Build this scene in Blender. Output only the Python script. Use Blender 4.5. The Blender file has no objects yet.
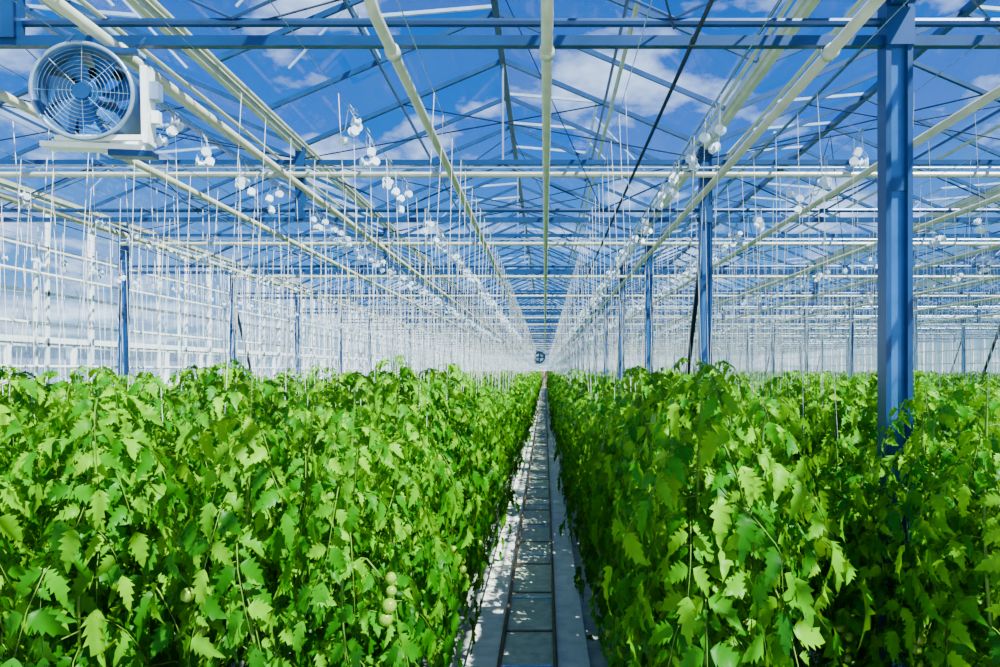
import bpy, math, random
import numpy as np
from mathutils import Vector, Matrix
random.seed(7)
S = bpy.context.scene
EYE = 2.2; F = 700.0
Y0 = 3.8; BAY = 4.5; NB = 19
X0 = 1.9; SP = 4.8
ZG = 4.85; ZR = 5.87
XL = X0 - 2*SP            # -7.7
NGUT = 8
XR = XL + SP*(NGUT-1)
YS = Y0 - 2*BAY; YE = Y0 + BAY*18

# ------------------------------------------------------------------ materials
def nt(name):
    m = bpy.data.materials.new(name); m.use_nodes = True
    t = m.node_tree; t.nodes.clear()
    o = t.nodes.new('ShaderNodeOutputMaterial')
    return m, t, o
def pmat(name, col, rough=.5, metal=0., var=.12, scale=6., col2=None):
    m, t, o = nt(name)
    b = t.nodes.new('ShaderNodeBsdfPrincipled')
    b.inputs['Roughness'].default_value = rough; b.inputs['Metallic'].default_value = metal
    tc = t.nodes.new('ShaderNodeTexCoord')
    n = t.nodes.new('ShaderNodeTexNoise'); n.inputs['Scale'].default_value = scale; n.inputs['Detail'].default_value = 5
    r = t.nodes.new('ShaderNodeValToRGB')
    c2 = col2 or tuple(c*(1-var*2) for c in col)
    r.color_ramp.elements[0].position = .35; r.color_ramp.elements[1].position = .65
    r.color_ramp.elements[0].color = (*c2, 1); r.color_ramp.elements[1].color = (*col, 1)
    t.links.new(tc.outputs['Object'], n.inputs['Vector'])
    t.links.new(n.outputs['Fac'], r.inputs['Fac']); t.links.new(r.outputs['Color'], b.inputs['Base Color'])
    t.links.new(b.outputs[0], o.inputs[0])
    return m
M_steel = pmat('blue_steel', (.008,.060,.21), .35, .35, .15, 3)
M_dark  = pmat('dark_steel', (.008,.022,.055), .4, .3)
M_galv  = pmat('galvanised', (.30,.45,.66), .35, .5, .15, 8)
M_alu   = pmat('aluminium_bar', (.42,.60,.88), .35, .2)
M_bar   = pmat('roof_bar', (.010,.065,.22), .35, .2)
M_cream = pmat('cream_pipe', (.52,.57,.46), .35, 0, .10)
M_white = pmat('white_paint', (.86,.94,1.0), .4, 0, .04)
M_twine = pmat('white_twine', (.92,.96,1), .6, 0, .02)
M_reel  = pmat('reel_plastic', (.64,.80,1.), .3, 0, .05)
M_rust  = pmat('rail_rust', (.19,.13,.09), .5, .3, .2, 20)
M_conc  = pmat('concrete', (.86,.87,.83), .8, 0, .12, 9)
M_tray  = pmat('grey_tray', (.60,.66,.52), .7, 0, .15, 14)
M_film  = pmat('white_ground_film', (.40,.44,.43), .55, 0, .2, 5)
M_fan   = pmat('fan_metal', (.015,.12,.38), .3, .4)
M_duct  = pmat('fan_duct', (.05,.15,.36), .4, .4)
M_stem  = pmat('stem', (.10,.25,.01), .5, 0, .15, 30)
M_fruit = pmat('green_tomato', (.20,.38,.02), .2, 0, .1, 10)

def leafmat():
    m, t, o = nt('tomato_leaf')
    g = t.nodes.new('ShaderNodeNewGeometry')
    r = t.nodes.new('ShaderNodeValToRGB')
    e = r.color_ramp.elements
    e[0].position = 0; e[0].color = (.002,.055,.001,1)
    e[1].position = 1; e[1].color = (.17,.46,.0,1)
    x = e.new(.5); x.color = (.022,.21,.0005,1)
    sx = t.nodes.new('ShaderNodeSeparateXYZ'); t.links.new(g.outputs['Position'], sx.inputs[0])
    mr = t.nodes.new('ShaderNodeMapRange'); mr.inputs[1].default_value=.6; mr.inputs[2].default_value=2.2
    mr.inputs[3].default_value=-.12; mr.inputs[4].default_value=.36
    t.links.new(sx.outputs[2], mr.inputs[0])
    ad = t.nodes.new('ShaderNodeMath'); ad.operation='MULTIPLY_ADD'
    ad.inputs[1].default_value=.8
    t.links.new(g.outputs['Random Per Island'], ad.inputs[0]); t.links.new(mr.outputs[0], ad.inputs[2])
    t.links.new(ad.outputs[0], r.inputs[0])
    b = t.nodes.new('ShaderNodeBsdfPrincipled'); b.inputs['Roughness'].default_value=.42
    b.inputs['Specular IOR Level'].default_value=.15
    t.links.new(r.outputs[0], b.inputs['Base Color'])
    tr = t.nodes.new('ShaderNodeBsdfTranslucent')
    mc = t.nodes.new('ShaderNodeMix'); mc.data_type='RGBA'; mc.inputs[0].default_value=.5
    t.links.new(r.outputs[0], mc.inputs[6]); mc.inputs[7].default_value=(.26,.64,.0,1)
    t.links.new(mc.outputs[2], tr.inputs[0])
    mx = t.nodes.new('ShaderNodeMixShader'); mx.inputs[0].default_value=.26
    t.links.new(b.outputs[0], mx.inputs[1]); t.links.new(tr.outputs[0], mx.inputs[2])
    t.links.new(mx.outputs[0], o.inputs[0])
    return m
M_leaf = leafmat()

def glassmat(name, tint, white, gloss=.08):
    m, t, o = nt(name)
    g = t.nodes.new('ShaderNodeNewGeometry')
    tr = t.nodes.new('ShaderNodeBsdfTransparent'); tr.inputs[0].default_value=(*tint,1)
    gl = t.nodes.new('ShaderNodeBsdfGlossy'); gl.inputs['Roughness'].default_value=.05
    df = t.nodes.new('ShaderNodeBsdfTranslucent'); df.inputs[0].default_value=(.85,.92,1,1)
    d2 = t.nodes.new('ShaderNodeBsdfDiffuse'); d2.inputs[0].default_value=(.85,.92,1,1)
    md = t.nodes.new('ShaderNodeMixShader'); md.inputs[0].default_value=.5
    t.links.new(df.outputs[0], md.inputs[1]); t.links.new(d2.outputs[0], md.inputs[2])
    mr = t.nodes.new('ShaderNodeMapRange'); mr.inputs[3].default_value=white*.1; mr.inputs[4].default_value=white*1.9
    t.links.new(g.outputs['Random Per Island'], mr.inputs[0])
    m1 = t.nodes.new('ShaderNodeMixShader'); t.links.new(mr.outputs[0], m1.inputs[0])
    t.links.new(tr.outputs[0], m1.inputs[1]); t.links.new(md.outputs[0], m1.inputs[2])
    m2 = t.nodes.new('ShaderNodeMixShader'); m2.inputs[0].default_value=gloss
    t.links.new(m1.outputs[0], m2.inputs[1]); t.links.new(gl.outputs[0], m2.inputs[2])
    t.links.new(m2.outputs[0], o.inputs[0])
    return m
M_glass = glassmat('roof_glass', (.84,.94,1), .010, .04)  # random white mix per pane puts uneven sky reflections into the glass colour
M_wall  = glassmat('wall_glass', (.9,.96,1), .12, .05)

# ------------------------------------------------------------------ mesh builder
class MB:
    def __init__(s): s.v=[]; s.f=[]; s.m=[]
    def quad(s, a,b,c,d, mat=0):
        i=len(s.v); s.v += [tuple(a),tuple(b),tuple(c),tuple(d)]; s.f.append((i,i+1,i+2,i+3)); s.m.append(mat)
    def box(s, c, sz, mat=0):
        c=Vector(c); h=Vector(sz)/2; i=len(s.v)
        for z in (-1,1):
            for x,y in ((-1,-1),(1,-1),(1,1),(-1,1)):
                s.v.append((c.x+x*h.x, c.y+y*h.y, c.z+z*h.z))
        for f in ((0,3,2,1),(4,5,6,7),(0,1,5,4),(1,2,6,5),(2,3,7,6),(3,0,4,7)):
            s.f.append(tuple(i+k for k in f)); s.m.append(mat)
    def beam(s, p0, p1, w, h, mat=0):
        p0=Vector(p0); p1=Vector(p1); d=(p1-p0).normalized()
        up=Vector((0,0,1)) if abs(d.z)<.95 else Vector((0,1,0))
        a=d.cross(up).normalized()*w/2; b=a.cross(d).normalized()*h/2; i=len(s.v)
        for p in (p0,p1):
            for q in (-a-b, a-b, a+b, -a+b): s.v.append(tuple(p+q))
        for f in ((0,3,2,1),(4,5,6,7),(0,1,5,4),(1,2,6,5),(2,3,7,6),(3,0,4,7)):
            s.f.append(tuple(i+k for k in f)); s.m.append(mat)
    def tube(s, pts, r, n=8, mat=0, cap=True):
        pts=[Vector(p) for p in pts]; rs = r if isinstance(r,(list,tuple)) else [r]*len(pts)
        i0=len(s.v); ref=None
        for k,p in enumerate(pts):
            if k==0: d=pts[1]-p
            elif k==len(pts)-1: d=p-pts[k-1]
            else: d=(pts[k+1]-p).normalized()+(p-pts[k-1]).normalized()
            d.normalize()
            if ref is None:
                ref=Vector((0,0,1)) if abs(d.z)<.9 else Vector((1,0,0))
            a=d.cross(ref).normalized(); b=a.cross(d).normalized(); ref=b
            for j in range(n):
                t=2*math.pi*j/n
                s.v.append(tuple(p+(a*math.cos(t)+b*math.sin(t))*rs[k]))
        for k in range(len(pts)-1):
            for j in range(n):
                q=i0+k*n
                s.f.append((q+j, q+(j+1)%n, q+n+(j+1)%n, q+n+j)); s.m.append(mat)
        if cap and n>3:
            s.f.append(tuple(i0+j for j in reversed(range(n)))); s.m.append(mat)
            q=i0+(len(pts)-1)*n; s.f.append(tuple(q+j for j in range(n))); s.m.append(mat)
    def ring(s, c, R, r, n=40, m=6, mat=0):   # axis Y
        c=Vector(c); i0=len(s.v)
        for k in range(n):
            t=2*math.pi*k/n; e=Vector((math.cos(t),0,math.sin(t)))
            for j in range(m):
                u=2*math.pi*j/m; s.v.append(tuple(c+e*(R+r*math.cos(u))+Vector((0,r*math.sin(u),0))))
        for k in range(n):
            for j in range(m):
                a=i0+k*m; b=i0+((k+1)%n)*m
                s.f.append((a+j,a+(j+1)%m,b+(j+1)%m,b+j)); s.m.append(mat)
    def ball(s, c, r, mat=0, n=10, m=7, sz=(1,1,1)):
        c=Vector(c); i0=len(s.v)
        for a in range(m+1):
            th=math.pi*a/m
            for b in range(n):
                ph=2*math.pi*b/n
                s.v.append((c.x+r*sz[0]*math.sin(th)*math.cos(ph), c.y+r*sz[1]*math.sin(th)*math.sin(ph), c.z+r*sz[2]*math.cos(th)))
        for a in range(m):
            for b in range(n):
                s.f.append((i0+a*n+b, i0+(a+1)*n+b, i0+(a+1)*n+(b+1)%n, i0+a*n+(b+1)%n)); s.m.append(mat)
    def mesh(s, name, mats, smooth=False):
        me=bpy.data.meshes.new(name); me.from_pydata(s.v, [], s.f)
        for m in mats: me.materials.append(m)
        me.polygons.foreach_set('material_index', s.m)
        if smooth: me.polygons.foreach_set('use_smooth', [True]*len(s.f))
        me.update(); return me
def obj(name, me, loc=(0,0,0), parent=None):
    o=bpy.data.objects.new(name, me); S.collection.objects.link(o); o.location=loc
    if parent: o.parent=parent
    return o
def empty(name, loc=(0,0,0)):
    o=bpy.data.objects.new(name, None); S.collection.objects.link(o); o.location=loc; return o

# ------------------------------------------------------------------ floor
b=MB(); b.quad((XL-.65,YS,0),(XR+.6,YS,0),(XR+.6,YE+.6,0),(XL-.65,YE+.6,0)); obj('floor', b.mesh('floor',[M_film]))
b=MB(); b.quad((-120,-60,-.06),(140,-60,-.06),(140,220,-.06),(-120,220,-.06))
obj('ground', b.mesh('ground',[pmat('outside_ground',(.42,.46,.44),.9,0,.15,.3)]))

# ------------------------------------------------------------------ roof
gl=MB(); br=MB()
guts=[XL+SP*i for i in range(NGUT)]
NP=4; PW=BAY/NP
ny=int(round((YE-YS)/PW))
for i in range(NGUT-1):
    a=guts[i]; c=guts[i+1]; r=(a+c)/2
    for j in range(ny+1):
        y=YS+j*PW
        w=.045 if j%NP==0 else .028
        br.beam((a+.06,y,ZG+.03),(r,y,ZR),w,.05,0); br.beam((c-.06,y,ZG+.03),(r,y,ZR),w,.05,0)
    br.box((r,(YS+YE)/2,ZR),(.07,YE-YS,.08),0)
    for sx,x in ((1,a),(-1,c)):
        br.box((x+sx*1.2,(YS+YE)/2,(ZG+ZR)/2-.02),(.025,YE-YS,.03),0)
    for j in range(ny):
        y=YS+j*PW+.012; y2=y+PW-.024
        for side,x in ((0,a),(1,c)):
            vent = (j%4 in (1,2) and side==1 and (j//4+i)%2==0) or (j%4 in (1,2) and side==0 and (j//4+i)%2==1)
            fr=.5 if vent else 1.
            xx=x+(r-x)*fr; zz=ZG+.04+(ZR-ZG)*fr
            gl.quad((x,y,ZG+.04),(x,y2,ZG+.04),(xx,y2,zz),(xx,y,zz))
            if vent:
                lx=xx; lz=zz+.42
                gl.quad((r,y,ZR+.05),(r,y2,ZR+.05),(lx,y2,lz),(lx,y,lz))
                for yy in ((y,y2)): br.beam((r,yy,ZR+.05),(lx,yy,lz),.03,.035,1)
                br.beam((lx,y,lz),(lx,y2,lz),.035,.035,1)
                br.beam((xx,y,zz),(xx,y2,zz),.035,.035,1)
                ym=(y+y2)/2
                br.tube([(x+(r-x)*.2,ym,5.05),(lx,ym,lz)],.012,5,1)
o=obj('ceiling', gl.mesh('ceiling_glass',[M_glass]))
obj('roof_glazing_bars', br.mesh('roof_bars',[M_bar,M_alu]))
# gutters with their screen tubes
b=MB(); L=YE-YS; ym=(YS+YE)/2
for w,z,h in ((.06,ZG-.04,.05),(.11,ZG+.02,.07)): b.box((0,ym,z),(w,L,h),0)
for x in (-.24,.24): b.tube([(x,YS,4.70),(x,YE,4.70)],.018,8,0)
b.tube([(-.36,YS,4.62),(-.36,YE,4.62)],.012,6,1)
gm=b.mesh('gutter',[M_cream,M_steel])
for i,x in enumerate(guts): obj('roof_gutter' , gm, (x,0,0))
# vent rack tubes
b=MB(); b.tube([(0,YS,5.18),(0,YE,5.18)],.022,8,0)
rm=b.mesh('vent_tube',[M_cream])
for i in range(NGUT-1): obj('vent_drive_tube', rm, (guts[i]+3.65,0,0))

# trusses
b=MB()
b.box(((XL+XR)/2,0,3.98),(XR-XL,.045,.055),0)
b.tube([(XL,.03,4.10),(XR,.03,4.10)],.024,8,0)
b.box(((XL+XR)/2,0,4.66),(XR-XL,.05,.055),0)
b.tube([(XL,-.09,4.49),(XR,-.09,4.49)],.034,8,1)
b.tube([(XL,-.09,4.57),(XR,-.09,4.57)],.012,6,2)
n=int((XR-XL)/1.2)
for k in range(n):
    x=XL+k*1.2
    b.tube([(x,0,4.11 if k%2 else 4.64),(x+1.2,0,4.64 if k%2 else 4.11)],.010,5,0)
for x in guts:
    b.box((x,0,4.42),(.10,.08,.86),0)
for i in range(NGUT-1):
    r=(guts[i]+guts[i+1])/2
    b.tube([(r,0,4.66),(r,0,ZR-.03)],.014,5,2)
    b.tube([(guts[i],0,4.7),(r+1.2,0,5.35)],.008,4,3)
    b.tube([(guts[i+1],0,4.7),(r-1.2,0,5.35)],.008,4,3)
tm=b.mesh('truss',[M_steel,M_cream,M_galv,M_dark],False)
for k in range(-2,19): obj('roof_truss', tm, (0,Y0+k*BAY,0))
# bracing wires between trusses
b=MB()
for i in range(NGUT-1):
    for k in range(-1,10):
        y=Y0+k*BAY
        if (i+k)%2==0:
            b.tube([(guts[i],y,4.7),(guts[i+1],y+BAY,4.7)],.007,4,0); b.tube([(guts[i+1],y,4.7),(guts[i],y+BAY,4.7)],.007,4,0)
        b.tube([(guts[i]+1.2,y,4.05),(guts[i]+2.4,y+BAY/2,5.75)],.006,4,0)
        b.tube([(guts[i]+3.6,y,4.05),(guts[i]+2.4,y-BAY/2,5.75)],.006,4,0)
obj('bracing_wires', b.mesh('bracing_wires',[M_dark]))

# columns
b=MB()
b.box((-.058,0,2.42),(.028,.10,4.84),0); b.box((.058,0,2.42),(.028,.10,4.84),0)
b.box((0,.0,2.42),(.09,.03,4.84),1); b.box((0,0,.02),(.26,.22,.04),0); b.box((0,0,ZG-.08),(.2,.18,.05),0)
b.box((0,-.03,4.04),(.15,.07,.2),0)
for z in (1.9,3.2): b.box((0,-.025,z),(.09,.02,.07),0)
cm=b.mesh('column',[M_steel,pmat('steel_web',(.04,.18,.50),.25,.5)])
for x in (XL, X0, X0+2*SP, X0+4*SP):
    for k in range(-2,19): obj('support_column', cm, (x,Y0+k*BAY,0))
b=MB(); b.beam((0,-.08,3.85),(0,2.1,.02),.05,.05,0); 
bm=b.mesh('brace',[M_dark])
for x in (XL,X0,X0+2*SP,X0+4*SP):
    for k in (1,3,7,11): obj('diagonal_brace', bm, (x,Y0+k*BAY+.15,0))
b=MB(); b.box((X0,Y0-BAY/2,4.22),(.12,BAY-.15,.14),0); obj('longitudinal_beam', b.mesh('lb',[M_steel]))

# ------------------------------------------------------------------ walls
def wall(name, p0, p1, zt=4.85, step=1.125):
    p0=Vector(p0); p1=Vector(p1); d=p1-p0; n=int(round(d.length/step)); u=d/n
    e=empty(name); g=MB(); f=MB()
    zs=[.0,.9,1.75,2.6,3.45,4.2,zt]
    for k in range(n+1):
        p=p0+u*k; f.beam((p.x,p.y,0),(p.x,p.y,zt),.05 if k%4 else .09,.05,0)
    for z in zs:
        f.beam((p0.x,p0.y,z+.02),(p1.x,p1.y,z+.02),.05,.06,0)
    for k in range(n):
        for a in range(len(zs)-1):
            p=p0+u*k; q=p0+u*(k+1)
            g.quad((p.x,p.y,zs[a]),(q.x,q.y,zs[a]),(q.x,q.y,zs[a+1]),(p.x,p.y,zs[a+1]))
    obj('glazing', g.mesh(name+'_g',[M_wall]), parent=e); obj('frame', f.mesh(name+'_f',[M_white]), parent=e)
wall('wall_left',(XL-.6,YS,0),(XL-.6,YE,0))
wall('wall_right',(XR+.5,YS,0),(XR+.5,YE,0))
wall('wall_back',(XL-.6,YE+.5,0),(XR+.5,YE+.5,0), ZG, 1.2)
# wall pipes (left side heating loops)
b=MB()
for z in (.6,1.2,2.25,2.95,3.75):
    b.tube([(XL-.42,YS+.2,z),(XL-.42,YE-.5,z)],.03,8,0)
for k in range(0,40):
    b.box((XL-.45,YS+1+k*2.2,2.1),(.04,.04,4.2),0)
obj('wall_heating_pipes', b.mesh('whp',[M_white]))
# neighbouring white greenhouse seen through the left wall
b=MB()
for k in range(30):
    y=-6+k*3.2
    b.box((-17.5,y,1.5),(.15,.15,3.4),0)
    b.box((-17.7,y+1.6,.75),(.08,2.9,1.5),0)
    b.quad((-17.7,y+.15,1.6),(-17.7,y+3.05,1.6),(-17.7,y+3.05,3.0),(-17.7,y+.15,3.0),1)
b.box((-17.6,44,3.2),(.3,100,.3),0); b.box((-17.6,44,1.52),(.2,100,.08),0)
obj('neighbouring_greenhouse', b.mesh('ng',[M_white,M_galv]))
b=MB(); b.box((0,0,1.1),(1.7,.1,2.2),0); b.box((0,-.06,1.1),(1.5,.03,2.0),1); b.box((0,-.09,1.1),(.04,.03,2.0),0)
obj('door_1', b.mesh('door',[M_white,pmat('door_panel',(.25,.18,.13),.5)]), (-.1,YE+.35,0))
b=MB(); b.box((0,0,0),(.9,.25,1.1),0)
b.ring((0,-.15,0),.38,.05,24,6,1); b.box((0,-.15,0),(.76,.04,.06),1); b.box((0,-.15,0),(.06,.04,.76),1)
for x in (-.3,.3): b.tube([(x,0,.55),(x,0,.78)],.02,6,0)
obj('exhaust_fan', b.mesh('xf',[M_galv,M_dark]), (-.4,YE-31.5,3.2))

# ------------------------------------------------------------------ heating pipes under the roof
def pipe(x, z=3.87, r=.030, y0=3.15, elbow=True, mat=M_cream):
    b=MB(); pts=[(x,YE,z)]
    if elbow:
        pts += [(x,y0+.12,z),(x,y0+.04,z+.03),(x,y0,z+.12),(x,y0,z+.75)]
    else: pts += [(x,YS+.1,z)]
    b.tube(pts, r, 10, 0)
    y=y0+.5
    while y<YE:
        b.tube([(x,y,z),(x,y+.06,z)], r*1.35, 10, 0); y+=BAY*1.3
    for k in range(0,18):
        yy=Y0+k*BAY; b.tube([(x,yy,z+.02),(x,yy,3.96)],.006,4,1); 
    obj('heating_pipe', b.mesh('hp',[mat,M_galv],True))
for x,el in ((-.80,True),(.01,True),(1.50,False),(-2.22,False),(-3.3,False),(2.72,False),(4.4,False),(-5.2,False),(6.1,False),(8.2,False),(10.5,False),(13.5,False)):
    pipe(x, elbow=el)
pipe(.78, 3.93, .012, elbow=False, mat=M_dark)

# ------------------------------------------------------------------ circulation fan
fan=empty('circulation_fan',(-2.255,3.45,3.558)); fan.rotation_euler=(math.radians(3),0,math.radians(8)); fan.scale=(.86,.86,.86)
R=.262
b=MB()
i0=len(b.v); n=48
prof=[(-.06,R+.012),(-.03,R),(.22,R-.01),(.22,R-.022),(-.03,R-.016),(-.06,R-.004)]
for k in range(n):
    t=2*math.pi*k/n
    for (y,r) in prof: b.v.append((r*math.cos(t),y,r*math.sin(t)))
m=len(prof)
for k in range(n):
    for j in range(m):
        a=i0+k*m; c=i0+((k+1)%n)*m; b.f.append((a+j,a+(j+1)%m,c+(j+1)%m,c+j)); b.m.append(0)
b.ring((0,-.06,0),R+.004,.012,48,6,1)
obj('duct', b.mesh('duct',[M_duct,M_galv],True), parent=fan)
b=MB()
for q in range(9): 
    r=.06+.022*q; b.ring((0,-.05-.02*(1-r/R),0),r,.0008,40,4,0)
for k in range(8):
    t=2*math.pi*k/8; b.tube([(.05*math.cos(t),-.066,.05*math.sin(t)),(R*math.cos(t),-.05,R*math.sin(t))],.0016,4,0)
b.tube([(0,-.07,0),(0,-.05,0)],.045,20,1)
obj('wire_guard', b.mesh('guard',[M_galv,M_steel]), parent=fan)
b=MB()
for k in range(7):
    t0=2*math.pi*k/7; prev=None
    for s in range(6):
        r=.055+(R-.085)*s/5; w=.035+.055*s/5; tw=.75-.35*s/5; sw=t0+.35*s/5
        er=Vector((math.cos(sw),0,math.sin(sw))); et=Vector((-math.sin(sw),0,math.cos(sw)))
        a=er*r-et*w*math.cos(tw)+Vector((0,.04-w*math.sin(tw)*.6,0)); c=er*r+et*w*math.cos(tw)+Vector((0,.04+w*math.sin(tw)*.6,0))
        if prev: b.quad(prev[0],a,c,prev[1])
        prev=(a,c)
b.tube([(0,-.02,0),(0,.1,0)],.07,24,0); b.tube([(0,.1,0),(0,.26,0)],.055,20,1)
b.ring((0,.2,0),.20,.03,30,6,1)
obj('impeller', b.mesh('blades',[M_fan,M_dark]), parent=fan)
b=MB()
b.box((.02,.06,-.285),(.56,.12,.03),0); b.box((.305,.05,-.04),(.035,.12,.44),0); b.box((.20,.07,-.245),(.2,.09,.06),0)
b.box((.22,.05,-.32),(.24,.10,.035),2)
b.beam((-.16,-.03,-.262),(.3,-.03,-.24),.03,.03,0)
b.box((.35,.05,.05),(.05,.07,.10),1); b.box((.35,.05,-.10),(.04,.05,.07),0)
b.box((0,.1,.29),(.46,.05,.03),2)
for x in (-.2,.2): b.tube([(x,.1,.28),(x,.3,.45)],.008,6,2)
obj('mounting_bracket', b.mesh('bracket',[M_white,M_galv,M_steel]), parent=fan)

# ------------------------------------------------------------------ tomato plants
rng=random.Random(11)
PROF={0:([0,.06,.14,.20,.30,.37,.48,.55,.66,.74,.84,1.0],[.02,.12,.31,.18,.33,.19,.29,.16,.20,.11,.09,.0]),
      1:([0,.16,.25,.42,.58,1.0],[.02,.31,.19,.32,.16,.0]),
      2:([0,.35,1.0],[.02,.36,.0])}
def leaflet(V,Fc,base,d,n,ln,r,lod):
    TS,WS=PROF[lod]
    d=d.normalized(); w=d.cross(n).normalized(); n=w.cross(d).normalized()
    i=len(V); dr=r.uniform(.15,.75); fo=r.uniform(.1,.6); wd=r.uniform(.85,1.1); cu=r.uniform(-.18,.18)
    for t,wv in zip(TS,WS):
        m=base+d*(ln*(t-.12*dr*t*t))-n*(ln*dr*t*t)+w*(cu*ln*t*t)
        e=wv*ln*wd; wav=math.sin(t*14+r.random())*.04*ln
        k=.09*ln*(wv>.195)
        V.append(m+w*e+d*k+n*(fo*e+wav)); V.append(m); V.append(m-w*e+d*k+n*(fo*e-wav))
    for k in range(len(TS)-1):
        a=i+3*k
        Fc.append((a,a+1,a+4,a+3)); Fc.append((a+1,a+2,a+5,a+4))
def leaf_template(r,kind,lod):
    V=[];Fc=[]; L=1.0
    rise=r.uniform(.2,.75); droop=r.uniform(.8,1.5)
    def P(s): return Vector((L*s*(1-.16*s), .07*math.sin(3*s+kind), rise*s-droop*s*s))
    def T(s): return (P(s+.01)-P(s)).normalized()
    st=[0,.2,.4,.6,.8,1] if lod==0 else [0,.5,1]
    i=len(V)
    for s in st:
        p=P(s); q=.008*(1.2-s*.7)
        V += [p+Vector((0,q,0)),p+Vector((0,-q,0)),p+Vector((0,0,-q*1.3))]
    for k in range(len(st)-1):
        a=i+3*k
        for j in range(3): Fc.append((a+j,a+(j+1)%3,a+3+(j+1)%3,a+3+j))
    nr=len(Fc)
    lst={0:((.20,.20),(.34,.29),(.46,.13),(.57,.32),(.69,.14),(.81,.29)),
         1:((.25,.27),(.45,.32),(.62,.20),(.80,.32)),
         2:((.30,.34),(.58,.40),(.86,.38))}[lod]
    for s,ln in lst:
        for sd in (-1,1):
            t=T(s); side=Vector((0,sd,0)); up=side.cross(t)*sd
            if up.z<0: up=-up
            d=(side*r.uniform(.8,1.0)+t*r.uniform(.35,.65)-up*r.uniform(-.1,.5))
            nn=(up+side*r.uniform(-.2,.35)+t*r.uniform(-.2,.2))
            leaflet(V,Fc,P(s)+side*.03,d,nn,ln*r.uniform(.9,1.15),r,lod)
    t=T(.98); up=Vector((0,1,0)).cross(t)
    if up.z<0: up=-up
    leaflet(V,Fc,P(.97),t,up,.37,r,lod)
    return np.array([tuple(v) for v in V]), np.array(Fc), nr
TEMPL={l:[leaf_template(rng,k,l) for k in range(12)] for l in (0,1,2)}

def rotz(a): c,s=math.cos(a),math.sin(a); return np.array([[c,-s,0],[s,c,0],[0,0,1]])
def roty(a): c,s=math.cos(a),math.sin(a); return np.array([[c,0,s],[0,1,0],[-s,0,c]])
def rotx(a): c,s=math.cos(a),math.sin(a); return np.array([[1,0,0],[0,c,-s],[0,s,c]])

def plant_segment(name, seed, lod, length=BAY, nper=11):
    r=random.Random(seed); VV=[];FF=[];MM=[]; off=0
    extra=MB()
    grow={0:1.0,1:1.02,2:1.10}[lod]; step={0:.80,1:1.0,2:1.55}[lod]
    ph1,ph2=r.uniform(0,6),r.uniform(0,6)
    for side in (-1,1):
        for k in range(nper):
            py=(k+.5+r.uniform(-.22,.22)+.12*side)*length/nper; px=side*.16+r.uniform(-.06,.06)
            clump=math.sin(py*2*math.pi/1.5+ph1)
            h=1.86+.15*clump+.09*math.sin(py*2*math.pi/2.25+ph2)+r.uniform(-.06,.06)
            vig=r.uniform(.85,1.10)*(1+.20*clump)
            sx,sy=r.uniform(-.08,.08)+side*.05,r.uniform(-.10,.10)
            def stem(z):
                u=(z-.32)/(h-.32); return Vector((px+sx*u+.02*math.sin(7*u+k),py+sy*u+.02*math.cos(6*u+k),z))
            ns={0:7,1:4,2:2}[lod]
            extra.tube([stem(.32+(h-.32)*q/ns) for q in range(ns+1)],[.008]*ns+[.003],{0:5,1:4,2:3}[lod],1,False)
            z=.42; a=r.uniform(0,6.28)
            while z<h:
                u=(z-.42)/(h-.42)
                size=(.46 if u<.8 else .46-.18*(u-.8)/.2)*r.uniform(.8,1.12)*grow*vig
                if u<.15: size*=.8
                pitch = r.uniform(-.15,.25) - (u>.93)*r.uniform(.1,.4)
                V,Fc,nr=TEMPL[lod][r.randrange(12)]
                Rm=rotz(a)@roty(pitch)@rotx(r.uniform(-.35,.35))
                p=np.array(stem(z)); W=(V*size)@Rm.T
                W[:,0]*=.80
                W=W+p
                VV.append(W); FF.append(Fc+off); off+=len(V)
                mm=np.zeros(len(Fc),int); mm[:nr]=1; MM.append(mm)
                a+=2.4+r.uniform(-.4,.4); z+=r.uniform(.044,.066)*step*(1 if u<.6 else .74)
            if lod<2 and r.random()<.6:
                tz=r.uniform(.55,1.35); s0=stem(tz); ang=r.uniform(-.8,.8)+(0 if side>0 else math.pi)
                c=s0+Vector((math.cos(ang)*.20,math.sin(ang)*.20,-.08))
                extra.tube([s0,s0+(c-s0)*.6+Vector((0,0,.04)),c],.004,4,1)
                for q in range(4):
                    extra.ball(c+Vector((r.uniform(-.035,.035),r.uniform(-.035,.035),-.05*q)),r.uniform(.022,.034),2,8,6,(1,1,.88))
    for side in (-1,1):
        for q in range(3):
            extra.tube([(side*(.2+.02*q),0,.34+.04*q),(side*(.22+.01*q),length/2,.36+.03*q),(side*(.2+.02*q),length,.34+.04*q)],.009,5,1)
    V=np.vstack(VV+[np.array(extra.v)]); Fc=np.vstack(FF)
    quads=np.array([f for f in extra.f if len(f)==4]); qm=[m for f,m in zip(extra.f,extra.m) if len(f)==4]
    Fa=np.vstack([Fc,quads+off]).astype(np.int32); mi=np.concatenate(MM+[np.array(qm)]).astype(np.int32)
    me=bpy.data.meshes.new(name)
    me.vertices.add(len(V)); me.vertices.foreach_set('co',V.astype(np.float32).ravel())
    me.loops.add(Fa.size); me.loops.foreach_set('vertex_index',Fa.ravel())
    me.polygons.add(len(Fa)); me.polygons.foreach_set('loop_start',np.arange(0,Fa.size,4,dtype=np.int32))
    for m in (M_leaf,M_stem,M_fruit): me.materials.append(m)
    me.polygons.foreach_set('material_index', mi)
    me.update(calc_edges=True)
    print(name,len(Fa))
    return me
SEG={0:[plant_segment('plant_hi',100+i,0) for i in range(4)],
     1:[plant_segment('plant_mid',200+i,1) for i in range(3)],
     2:[plant_segment('plant_low',300+i,2) for i in range(3)]}

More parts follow.
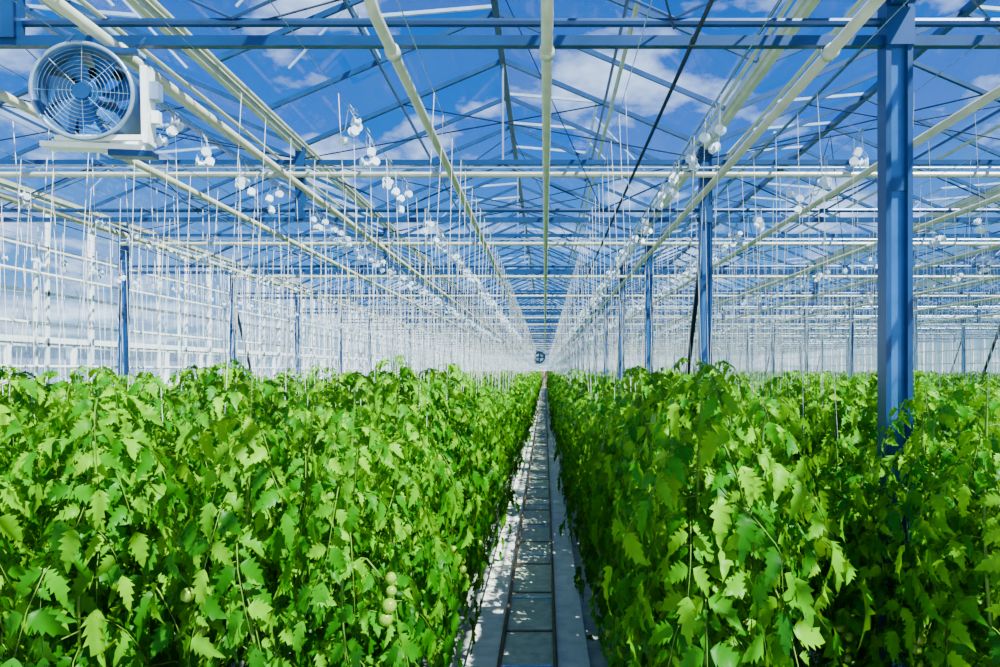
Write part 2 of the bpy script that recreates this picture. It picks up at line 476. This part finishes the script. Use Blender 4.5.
# growing gutter + slabs segment, twine segment
b=MB(); b.box((0,BAY/2,.20),(.26,BAY,.05),0); b.box((-.13,BAY/2,.235),(.015,BAY,.07),0); b.box((.13,BAY/2,.235),(.015,BAY,.07),0)
for k in range(4): b.box((0,BAY*(k+.5)/4,.265),(.18,BAY/4-.06,.08),0)
for y in (.6,2.25,3.9): b.box((0,y,.0875),(.05,.05,.175),1); b.box((0,y,.01),(.2,.1,.02),1)
GG=b.mesh('grow_gutter_mesh',[M_white,M_galv])
def twine(seed,ymin=0,rad=.0026,nn=10):
    r=random.Random(seed); b=MB()
    for sd in (-1,1):
        b.tube([(sd*.3,0,3.93),(sd*.3,BAY,3.93)],.003,4,1)
        for k in range(nn):
            y=(k+.5)*BAY/nn+r.uniform(-.08,.08); u=r.uniform(-.05,.05); v=r.uniform(-.06,.06)
            if y<ymin: continue
            b.tube([(sd*.3,y,3.93),(sd*(.22+u),y+v,1.75)],rad,3,0,False)
    return b.mesh('twine_mesh',[M_twine,M_galv])
TW=[twine(i) for i in range(3)]; TW0=[twine(10+i,1.4,.0020) for i in range(3)]; TWF=[twine(30+i,0,.0018,8) for i in range(3)]
def reelset(seed,ymin=.3):
    r=random.Random(seed); b=MB()
    y=ymin
    while y<BAY:
        cx=.3
        for q in range(r.choice((3,4,5,6))):
            c=Vector((cx+r.uniform(-.06,.05), y+r.uniform(-.12,.12), 3.80+r.uniform(-.12,.04)))
            ax=Vector((r.uniform(-1.6,1.6),1,r.uniform(-.3,.3))).normalized()
            b.tube([c-ax*.022,c-ax*.017,c-ax*.014,c+ax*.014,c+ax*.017,c+ax*.022],[.031,.031,.018,.018,.031,.031],12,0)
            top=Vector((cx,c.y,3.935))
            b.tube([c+Vector((0,0,.0)),c+Vector((.02,0,.05)),c+Vector((-.01,0,.08)),top+Vector((.012,0,.01)),top+Vector((0,0,.02)),top+Vector((-.012,0,.0))],.003,4,1)
        y+=r.uniform(.5,.85)
    return b.mesh('reel_mesh',[M_reel,M_galv])
RE=[reelset(i) for i in range(4)]; RE0=[reelset(20+i,1.9) for i in range(3)]

rows=[.80+1.2*i for i in range(0,20)]+[-.99-1.2*i for i in range(0,6)]
reelrows={0,1,3,5,20,21,23,25}
rr=random.Random(5)
YP=2.75
nseg=18
for ri,x in enumerate(rows):
    e=empty('tomato_plant_row',(x,YP,0)); g=empty('grow_gutter',(x,YP,0)); t=empty('support_twine',(x,YP,0)); q=empty('twine_reels',(x,YP,0))
    for k in range(nseg):
        y=k*BAY
        yend=YP+y+BAY
        if yend < abs(x)/.75-2.5: continue
        lod = 0 if (k==0 and abs(x)<4.5) or (k==1 and abs(x)<1.5) else (1 if k<=3 and abs(x)<8 else 2)
        sg=SEG[lod][(ri+k)%len(SEG[lod])]
        o=obj('plant_segment', sg, (0,y,0), e)
        if rr.random()<.5:
            o.rotation_euler=(0,0,math.pi); o.location=(0,y+BAY,0)
        near = 1.07 if ri in (0,20,21,22,23,24,25) else 1.07
        o.scale=(1,1,rr.uniform(.97,1.03)*(near if k==0 else (1.03 if k==1 else .99)))
        if -9<x<6: obj('gutter_segment', GG, (0,y,0), g)
        obj('twine_segment', rr.choice((TW if k<6 else TWF) if k else TW0), (0,y,0), t)
        if k<8 and ri in reelrows:
            if k==0:
                o=obj('reel_segment', rr.choice(RE0), (0,y,0), q)
                if x<0: o.scale=(-1,1,1)
            else:
                o=obj('reel_segment', rr.choice(RE), (0,y,0), q)
                if x<0: o.rotation_euler=(0,0,math.pi); o.location=(0,y+BAY,0)
    for z in (g,q):
        if not z.children: bpy.data.objects.remove(z)

# ------------------------------------------------------------------ aisle
PX=-.125
b=MB()
b.box((PX-.33,(YS+YE)/2,.03),(.24,YE-YS,.06),0); b.box((PX+.33,(YS+YE)/2,.03),(.24,YE-YS,.06),0)
y=YS
while y<YE-1:
    b.box((PX,y+.5,.02),(.38,.96,.04),1); b.box((PX,y+.985,.03),(.40,.03,.04),2); y+=1.0
obj('aisle_walkway', b.mesh('walkway',[M_conc,M_tray,M_rust]))
b=MB()
for x in (-.2,.2):
    b.tube([(PX+x,1.5,.11),(PX+x,YE-1,.11)],.016,8,0)
y=2.
while y<YE-2:
    b.tube([(PX-.2,y,.085),(PX+.2,y,.085)],.01,6,1)
    for x in (-.2,.2): b.box((PX+x,y,.075),(.03,.05,.05),1)
    y+=1.5
obj('pipe_rail_track', b.mesh('rails',[M_rust,M_galv],False))

# ------------------------------------------------------------------ world, sun
w=bpy.data.worlds.new('sky'); S.world=w; w.use_nodes=True; t=w.node_tree; t.nodes.clear()
o=t.nodes.new('ShaderNodeOutputWorld'); bg=t.nodes.new('ShaderNodeBackground')
tc=t.nodes.new('ShaderNodeTexCoord'); sx=t.nodes.new('ShaderNodeSeparateXYZ'); t.links.new(tc.outputs['Generated'],sx.inputs[0])
r=t.nodes.new('ShaderNodeValToRGB'); e=r.color_ramp.elements
e[0].position=0; e[0].color=(.45,.76,1,1); e[1].position=.75; e[1].color=(.0,.06,.42,1)
x=e.new(.11); x.color=(.09,.40,1.,1); x=e.new(.32); x.color=(.0,.17,.82,1)
t.links.new(sx.outputs[2], r.inputs[0])
mz=t.nodes.new('ShaderNodeMath'); mz.operation='ADD'; mz.inputs[1].default_value=.25; t.links.new(sx.outputs[2],mz.inputs[0])
mm=t.nodes.new('ShaderNodeMath'); mm.operation='MAXIMUM'; mm.inputs[1].default_value=.1; t.links.new(mz.outputs[0],mm.inputs[0])
vd=t.nodes.new('ShaderNodeVectorMath'); vd.operation='DIVIDE'; t.links.new(tc.outputs['Generated'],vd.inputs[0])
cb=t.nodes.new('ShaderNodeCombineXYZ'); 
for k in range(3): t.links.new(mm.outputs[0], cb.inputs[k])
t.links.new(cb.outputs[0], vd.inputs[1])
n=t.nodes.new('ShaderNodeTexNoise'); n.inputs['Scale'].default_value=3.0; n.inputs['Detail'].default_value=6; n.inputs['Roughness'].default_value=.55
t.links.new(vd.outputs[0],n.inputs['Vector'])
cr=t.nodes.new('ShaderNodeValToRGB'); cr.color_ramp.elements[0].position=.51; cr.color_ramp.elements[1].position=.84
cr.color_ramp.elements[0].color=(0,0,0,1); cr.color_ramp.elements[1].color=(1,1,1,1)
t.links.new(n.outputs['Fac'],cr.inputs[0])
mx=t.nodes.new('ShaderNodeMix'); mx.data_type='RGBA'; mx.inputs[7].default_value=(2.4,2.9,3.6,1)
t.links.new(cr.outputs[0],mx.inputs[0]); t.links.new(r.outputs[0],mx.inputs[6])
t.links.new(mx.outputs[2],bg.inputs[0]); bg.inputs[1].default_value=1.2
t.links.new(bg.outputs[0],o.inputs[0])
sd=bpy.data.lights.new('sun','SUN'); sd.energy=21; sd.angle=math.radians(.5); sd.color=(1,.96,.80)
so=bpy.data.objects.new('sun',sd); S.collection.objects.link(so)
az=math.radians(46); el=math.radians(52)   # sun behind the camera to the right
d=Vector((math.sin(az)*math.cos(el), -math.cos(az)*math.cos(el), math.sin(el)))
so.rotation_euler=d.to_track_quat('Z','Y').to_euler(); so.location=d*40

# ------------------------------------------------------------------ camera
c=bpy.data.cameras.new('camera'); c.sensor_width=36; c.lens=36*F/1000; c.shift_x=-.045; c.shift_y=.0365; c.clip_end=500
co=bpy.data.objects.new('camera',c); S.collection.objects.link(co); co.location=(0,0,EYE); co.rotation_euler=(math.pi/2,0,0)
S.camera=co
